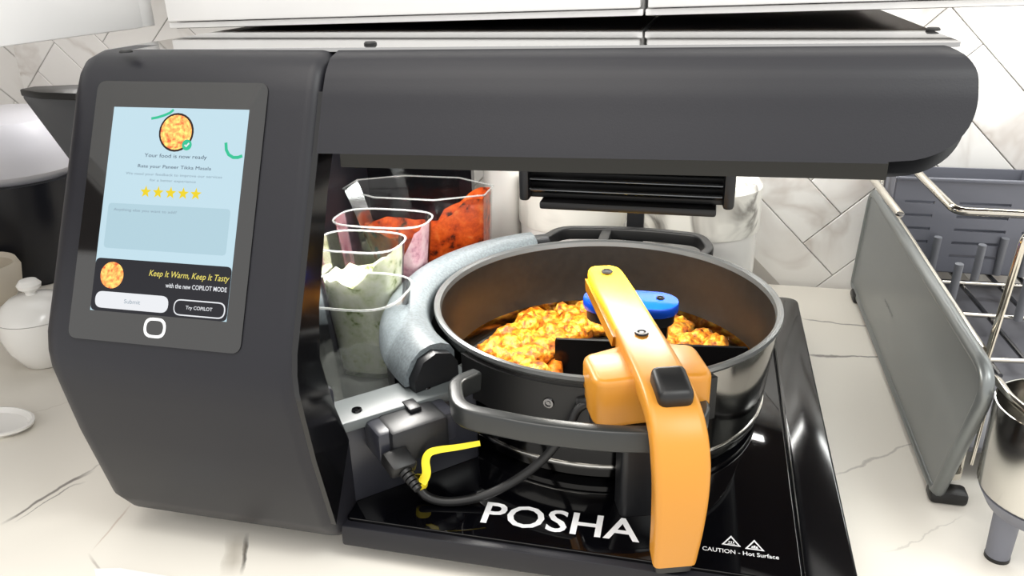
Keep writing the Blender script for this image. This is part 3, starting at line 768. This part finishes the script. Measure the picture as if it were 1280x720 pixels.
# yellow tag tied to the cord
tg = thing('cable_tie', 'yellow printed cable tie wrapped on the black cable', 'cable tie', PZ((524, 606), .036))
ax = (pts[2]-pts[0]).normalized(); tq = V((0, 0, 1)).rotation_difference(ax).to_matrix(); cc = PZ((524, 603), .040)
v, f = lathe_vf([(.0045, -.007), (.0062, -.004), (.0062, .004), (.0045, .006)], (0, 0, 0), 16)
mk('wrap', [cc+tq @ x for x in v], f, TIE, tg)
tp = [PZ(p, z) for p, z in (((527, 604), .048), ((533, 592), .056), ((532, 576), .066), ((537, 566), .072), ((550, 562), .074), ((572, 559), .075), ((600, 554), .076))]
tp = spline(tp, 5)
v, f = sweep_vf(tp, [(-.0028, -.0004), (.0028, -.0004), (.0028, .0004), (-.0028, .0004)], side=[(tp[min(i+1, len(tp)-1)]-tp[max(i-1, 0)]).cross(p-CAM) for i, p in enumerate(tp)], scale=[(1.3-.6*i/len(tp), 1) for i in range(len(tp))])
mk('tail', v, f, TIE, tg)

# ------------------------------------------------------------------ ingredient cups in the tower bay
def cup(label, c, hw, hd, zb, ztop, sides, taper, content, cmat, cname, lean=(0, 0)):
    t = thing('ingredient_cup', label, 'cup', (c[0], c[1], zb), 'clear ingredient cups in the tower bay')
    def outline(k, grow=0):
        out = []
        for i in range(sides):
            a = 2*math.pi*(i+.5)/sides; ca, sa = math.cos(a), math.sin(a); e = .62 if sides > 10 else 1
            x = math.copysign(abs(ca)**e, ca); y = math.copysign(abs(sa)**e, sa)
            s = 1-taper*(1-k)
            out.append((c[0]+(hw*x*s+grow*ca)+lean[0]*(1-k), c[1]+(hd*y*s+grow*sa)+lean[1]*(1-k)))
        return out
    N = 7; vs_ = []; fs_ = []; n = sides
    for i in range(N+1):
        k = i/N
        for (x, y) in outline(k): vs_.append(V((x, y, zb+(ztop-zb)*k)))
    for i in range(N):
        for k in range(n): fs_.append((i*n+k, i*n+(k+1) % n, (i+1)*n+(k+1) % n, (i+1)*n+k))
    fs_.append(tuple(range(n)))
    mk('cup_wall', vs_, fs_, CLEAR, t, angle=40 if sides > 10 else 20)
    tube('cup_rim', [(x, y, ztop) for (x, y) in outline(1, .001)], .0011, CRIM, t, 8, closed=True)
    # residue clinging to the inside: height varies round the wall
    vs_ = []; fs_ = []; K = 6; nn = 48
    def at(k, a):
        o = outline(k, -.0018); q = a/(2*math.pi)*n-.5; i = int(math.floor(q)); fr = q-i
        p, r = o[i % n], o[(i+1) % n]; return p[0]+(r[0]-p[0])*fr, p[1]+(r[1]-p[1])*fr
    for j in range(nn):
        a = 2*math.pi*j/nn; top = content(a)+.07*noise.noise(V((math.cos(a)*3, math.sin(a)*3, c[1]*30)))
        for i in range(K+1):
            k = .02+max(.03, top)*i/K; x, y = at(min(k, .985), a)
            vs_.append(V((x, y, zb+.001+(ztop-zb)*min(k, .985))))
    for j in range(nn):
        for i in range(K): fs_.append((j*(K+1)+i, ((j+1) % nn)*(K+1)+i, ((j+1) % nn)*(K+1)+i+1, j*(K+1)+i+1))
    fs_.append(tuple(j*(K+1) for j in range(nn)))
    r = mk(cname, vs_, fs_, cmat, t, angle=80); return t
right = lambda lo, hi: (lambda a: lo+(hi-lo)*max(0, math.cos(a))**.7)
cup('large faceted clear cup smeared with orange tomato sauce and dark bits', (-.247, .187), .093, .052, .03, .166, 8, .30, right(.60, .95), SALSA, 'tomato_residue', (.02, 0))
cup('clear cup smeared with pink onion residue', (-.240, .060), .050, .030, .03, .168, 28, .30, right(.45, .95), PINK, 'onion_residue')
cup('clear cup coated with white herb yogurt', (-.236, -.010), .042, .030, .03, .167, 28, .32, right(.72, .95), YOG, 'yogurt_residue')
cup('nearly empty clear cup with wet bottom beside the bracket arm', (-.203, -.098), .045, .040, .03, .155, 28, .30, lambda a: .42, WATER, 'wet_smear')

# ------------------------------------------------------------------ canisters behind the machine
def canister(label, px0, px1, y, zlid, ztop):
    a = PY((px0, 270), y); b = PY((px1, 270), y); r = (b.x-a.x)/2; cx = (a.x+b.x)/2
    t = thing('storage_canister', label, 'canister', (cx, y, ZC), 'marbled canisters behind the machine')
    lathe('body', [(0, ZC), (r*.93, ZC), (r*.97, ZC+.004), (r*.97, zlid-.001), (0, zlid-.001)], (cx, y, 0), PORC, t, 48)
    lathe('lid', [(0, zlid), (r, zlid), (r*1.005, zlid+.003), (r, ztop-.006), (r*.94, ztop), (0, ztop+.001)], (cx, y, 0), CANM, t, 48)
canister('white marbled canister right of the rear post', 805, 950, .342, .088, .15)
canister('white marbled canister left of the rear post', 651, 783, .342, .088, .15)
canister('tall pale canister behind the orange sauce cup', 606, 652, .346, .175, .21)

# ------------------------------------------------------------------ items on the left counter
k = thing('electric_kettle', 'dark grey kettle with black lid and spout behind the tower', 'kettle', (-.625, .19, ZC))
KX = -.625
SMK = mat('smoky kettle', (84, 86, 90), .3)
lathe('body', [(0, ZC), (.062, ZC), (.064, .0), (.062, .10), (.058, .20), (.055, .262), (.050, .262), (.05, .05), (0, .05)], (KX, .19, 0), SMK, k, 40)
lathe('lid', [(0, .280), (.04, .279), (.055, .274), (.057, .268), (.055, .261), (0, .261)], (KX, .19, 0), RUBBER, k, 40)
prism('spout', [(-.143, .266), (-.143, .262), (-.078, .19), (-.03, .19), (-.03, .266)], lambda p, d: (KX+p[0], .19+d*(1 if p[0] > -.1 else .4), p[1]), -.032, .032, SMK, k, bevel=.002)
prism('spout_cover', [(-.03, -.036), (-.10, -.030), (-.146, -.012), (-.146, .012), (-.10, .030), (-.03, .036)], lambda p, d: (KX+p[0], .19+p[1], d), .265, .274, RUBBER, k, bevel=.002)
lathe('base_plate', [(0, ZC), (.075, ZC), (.075, ZC+.001), (0, ZC+.001)], (KX, .19, 0), RUBBER, k, 40)
k = thing('black_canister', 'black canister with a rounded white lid left of the machine', 'canister', (-.90, .26, ZC))
lathe('body', [(0, ZC), (.070, ZC), (.074, ZC+.006), (.092, .10), (.096, .138), (0, .138)], (-.90, .26, 0), mat('deep navy black', (18, 20, 28), .3), k, 44)
lathe('lid', [(0, .138), (.082, .138), (.098, .152), (.103, .175), (.101, .205), (.09, .222), (.055, .230), (0, .231)], (-.90, .26, 0), mat('milky white lid', (226, 226, 234), .35), k, 44)
sb = PZ((30, 462), ZC); sx, sy = sb.x+.012, sb.y+.026
k = thing('sugar_bowl', 'small white porcelain lidded bowl on the left counter', 'bowl', (sx, sy, ZC))
lathe('bowl', [(0, ZC), (.022, ZC), (.026, ZC+.002), (.038, .008), (.043, .028), (.043, .046), (.040, .046), (.038, .02), (0, .0)], (sx, sy, 0), PORC, k, 36)
ldm = lathe('lid', [(.0425, .0465), (.038, .056), (.026, .066), (.008, .071), (0, .071)], (sx, sy, 0), PORC, k, 36)
lathe('knob', [(0, .070), (.006, .070), (.006, .074), (.012, .079), (.013, .083), (.009, .088), (0, .089)], (sx, sy, 0), PORC, ldm, 30)
bb = PZ((-30, 392), ZC)
o = lathe('stoneware_bowl', [(0, ZC), (.03, ZC), (.034, ZC+.003), (.052, .015), (.056, .040), (.052, .050), (.047, .044), (.046, .02), (.02, .0), (0, -.002)], (bb.x, bb.y+.015, 0), CREAM, None, 36)
tag(o, 'cream stoneware bowl behind the white sugar bowl', 'bowl')
sp = PZ((6, 536), ZC)
oval = [(math.cos(a), math.sin(a)) for a in [2*math.pi*i/28 for i in range(28)]]
vs_ = []; fs_ = []
for (s, z) in ((.75, 0), (1, .006), (1.02, .0085), (.95, .009), (.82, .004), (.6, .003)):
    for (a, b) in oval: vs_.append((sp.x-.010+a*.042*s, sp.y+b*.026*s, ZC+z))
for i in range(5):
    for q in range(28): fs_.append((i*28+q, i*28+(q+1) % 28, (i+1)*28+(q+1) % 28, (i+1)*28+q))
fs_.append(tuple(range(28))); fs_.append(tuple(5*28+q for q in range(28)))
tag(mk('spoon_rest', vs_, fs_, PORC, None), 'small oval white spoon rest on the left counter', 'spoon rest')
pp = [PZ(p, ZC) for p in ((118, 712), (150, 711), (215, 722), (205, 745), (125, 745))]
tag(prism('paper_sheet', [(p.x, p.y) for p in pp], lambda p, d: (p[0], p[1], ZC+d), .0002, .0009, PAPER), 'corner of a white paper sheet on the counter in front of the tower', 'paper')

# ------------------------------------------------------------------ dish rack
rk = thing('dish_rack', 'steel wire dish rack with grey side panel beside the machine', 'dish rack', (.40, .15, ZC))
PXR = .287
out = round_poly([(-.062, -.006), (-.122, .1335), (.372, .1335), (.404, -.006)], [.010, .022, .022, .008], 8)
prism('side_panel', out, lambda p, d: (PXR+d, p[0], p[1]), 0, .0035, PANELG, rk)
pth = [(PXR+.003, y, z) for (y, z) in out]
tube('panel_flange', pth, .0055, PANELG, rk, 10, closed=True)
ma, mb = PX((1106.5, 373), PXR), PX((1116, 398), PXR)
text_on('panel_mark', 'simplehuman', (PXR-.0003, (ma.y+mb.y)/2, (ma.z+mb.z)/2), V((0, -1, 0)), V((0, 0, 1)), abs(ma.y-mb.y), .0062, mat('grey print', (84, 88, 88), .5), rk)
f_ = PZ((1184, 606), ZC)
box('rubber_foot', (PXR+.012, f_.y-.022, ZC+.006), (.030, .018, .012), RUBBER, rk, bevel=.004)
box('rubber_foot', (PXR+.006, .37, ZC+.006), (.022, .03, .012), RUBBER, rk, bevel=.004)
lathe('roller', [(0, -.003), (.009, -.003), (.009, .003), (.005, .003), (.005, .001), (0, .001)], (PXR+.014, f_.y-.012, ZC+.022), CHROME, rk, 20)
# frame wires
def wire(pts, r=.0032, m=CHROME, fil=.008, name='frame_wire'): return tube(name, fillet(pts, fil), r, m, rk, 10)
wire([(PXR+.010, -.07, .132), (PXR+.010, .36, .134), (PXR+.010, .37, .17)])
e1 = PY((1125, 268), .2); e2 = PY((1090, 222), .31)
wire([e1, e2, e2+V((.0, .06, .005))], .0042)
lathe('wire_end', [(0, -.001), (.0045, -.001), (.0045, .001), (0, .001)], e1, STEELD, rk, 14)
g1 = PY((1150, 219), .30); g2 = PY((1195, 264), .205); g3 = PY((1262, 267), .205)
wire([g1+V((-.01, .08, .01)), g1, g2, g3, g3+V((.10, 0, 0)), g3+V((.11, .1, 0))], .0045, fil=.012)
v1 = PX((1282, 292), .312); v0 = PX((1229, 462), .312)
wire([v0+V((0, .002, -.105)), v0, v1, v1+V((.08, -.01, .02))], .0028)
wire([PX((1228, 464), .303), PX((1246, 474), .303), PX((1262, 496), .303), PX((1290, 520), .308), PX((1330, 524), .33)], .0032, fil=.006)
wire([PX((1243, 470), .306), PX((1214, 580), .306)], .0016)
# floor wires and coated prongs
ZW = .045
for (a, b) in (((1168, 352), (1290, 358)), ((1190, 392), (1290, 398)), ((1212, 449), (1300, 452)), ((1180, 334), (1290, 338))):
    wire([PZ(a, ZW), PZ(b, ZW)], .0026, name='floor_wire')
for (a, b) in (((1180, 330), (1285, 455)), ((1222, 330), (1300, 410)), ((1262, 335), (1310, 385)), ((1150, 335), (1250, 470))):
    wire([PZ(a, ZW-.004), PZ(b, ZW-.004)], .0026, m=STEELD, name='floor_wire')
for p in ((1163, 341), (1188, 378), (1217, 352), (1245, 343), (1272, 400), (1275, 345)):
    g = PZ(p, ZW); tp_ = g+V((.0, -.004, .048))
    tube('coated_prong', [g, g+(tp_-g)*.3, g+(tp_-g)*.97, tp_], .0045, PRONG, rk, 10)
box('drip_tray', (.398, .165, .022), (.20, .40, .006), mat('dark grey tray', (92, 92, 98), .35), rk, bevel=.002)
box('rubber_foot', (.48, -.07, ZC+.006), (.02, .02, .013), RUBBER, rk, bevel=.003); box('rubber_foot', (.48, .36, ZC+.006), (.02, .02, .013), RUBBER, rk, bevel=.003)

# slotted cutlery holder at the back
hy = .338
h = thing('cutlery_holder', 'grey slotted plastic cutlery holder at the back of the rack', 'cutlery holder', (.40, hy+.03, .03))
hx0, hx1 = PY((1120, 235), hy).x, .52
zt_ = .160; zb_ = .045
# front wall built as bars around real slots
rows = []; z = zt_-.028
for r_ in range(5): rows.append(z); z -= .0165
def bar(x0, x1, z0, z1, nm='front_bar'): box(nm, ((x0+x1)/2, hy, (z0+z1)/2), (x1-x0, .003, z1-z0), GREYPL, h)
zprev = zt_
cols = [(hx0+.012, hx0+.045), (hx0+.072, hx0+.128), (hx0+.145, hx0+.20)]
for zz in rows:
    bar(hx0, hx1, zz+.0018, zprev); zprev = zz-.0018
    xs2 = [hx0]+[q for c_ in cols for q in c_]+[hx1]
    for a, b in zip(xs2[0::2], xs2[1::2]): bar(a, b, zz-.0018, zz+.0018)
bar(hx0, hx1, zb_, zprev)
box('back_wall', ((hx0+hx1)/2, hy+.062, (zt_+zb_)/2), (hx1-hx0, .003, zt_-zb_), GREYPL, h)
for x in (hx0, hx0+.155, hx1): box('divider', (x, hy+.031, (zt_+zb_)/2), (.003, .062, zt_-zb_), GREYPL, h)
box('holder_floor', ((hx0+hx1)/2, hy+.031, zb_), (hx1-hx0, .062, .003), MATS['dark grey tray'], h)
box('front_rim', ((hx0+hx1)/2, hy-.001, zt_), (hx1-hx0, .006, .004), GREYPL, h, bevel=.001)

# steel cup with its leg at the front of the rack
cx, cyy = .339, -.126
t = thing('steel_cup', 'brushed steel utensil cup on a grey leg beside the rack panel', 'utensil cup', (cx, cyy, ZC))
lathe('cup', [(.0, .047), (.042, .047), (.0445, .051), (.0452, .118), (.044, .118), (.043, .054), (0, .05)], (cx, cyy, 0), STEEL, t, 48)
lathe('cup_base', [(0, .026), (.026, .028), (.036, .034), (.0425, .046), (0, .047)], (cx, cyy, 0), GREYPL, t, 48)
lx = PZ((1247, 703), ZC)
lathe('leg', [(0, ZC+.003), (.0085, ZC+.003), (.0095, .030), (0, .032)], (lx.x+.001, lx.y+.006, 0), GREYPL, t, 24)
lathe('foot', [(0, ZC), (.0088, ZC), (.0088, ZC+.003), (0, ZC+.003)], (lx.x+.001, lx.y+.006, 0), RUBBER, t, 24)

# hood lamp over the pan
lm = area('hood_light', (.015, -.005, .2105), (0.015, -.005, 0), .12, .55, (1, .96, .88), .03)
lm2 = area('bay_fill_light', (-.20, -.02, .285), (-.21, .0, 0), .20, 1.3, (1, .97, .92), .06)  # fill lamp added inside the bay to brighten the cups
lm2.rotation_euler = (0, 0, math.pi/2)
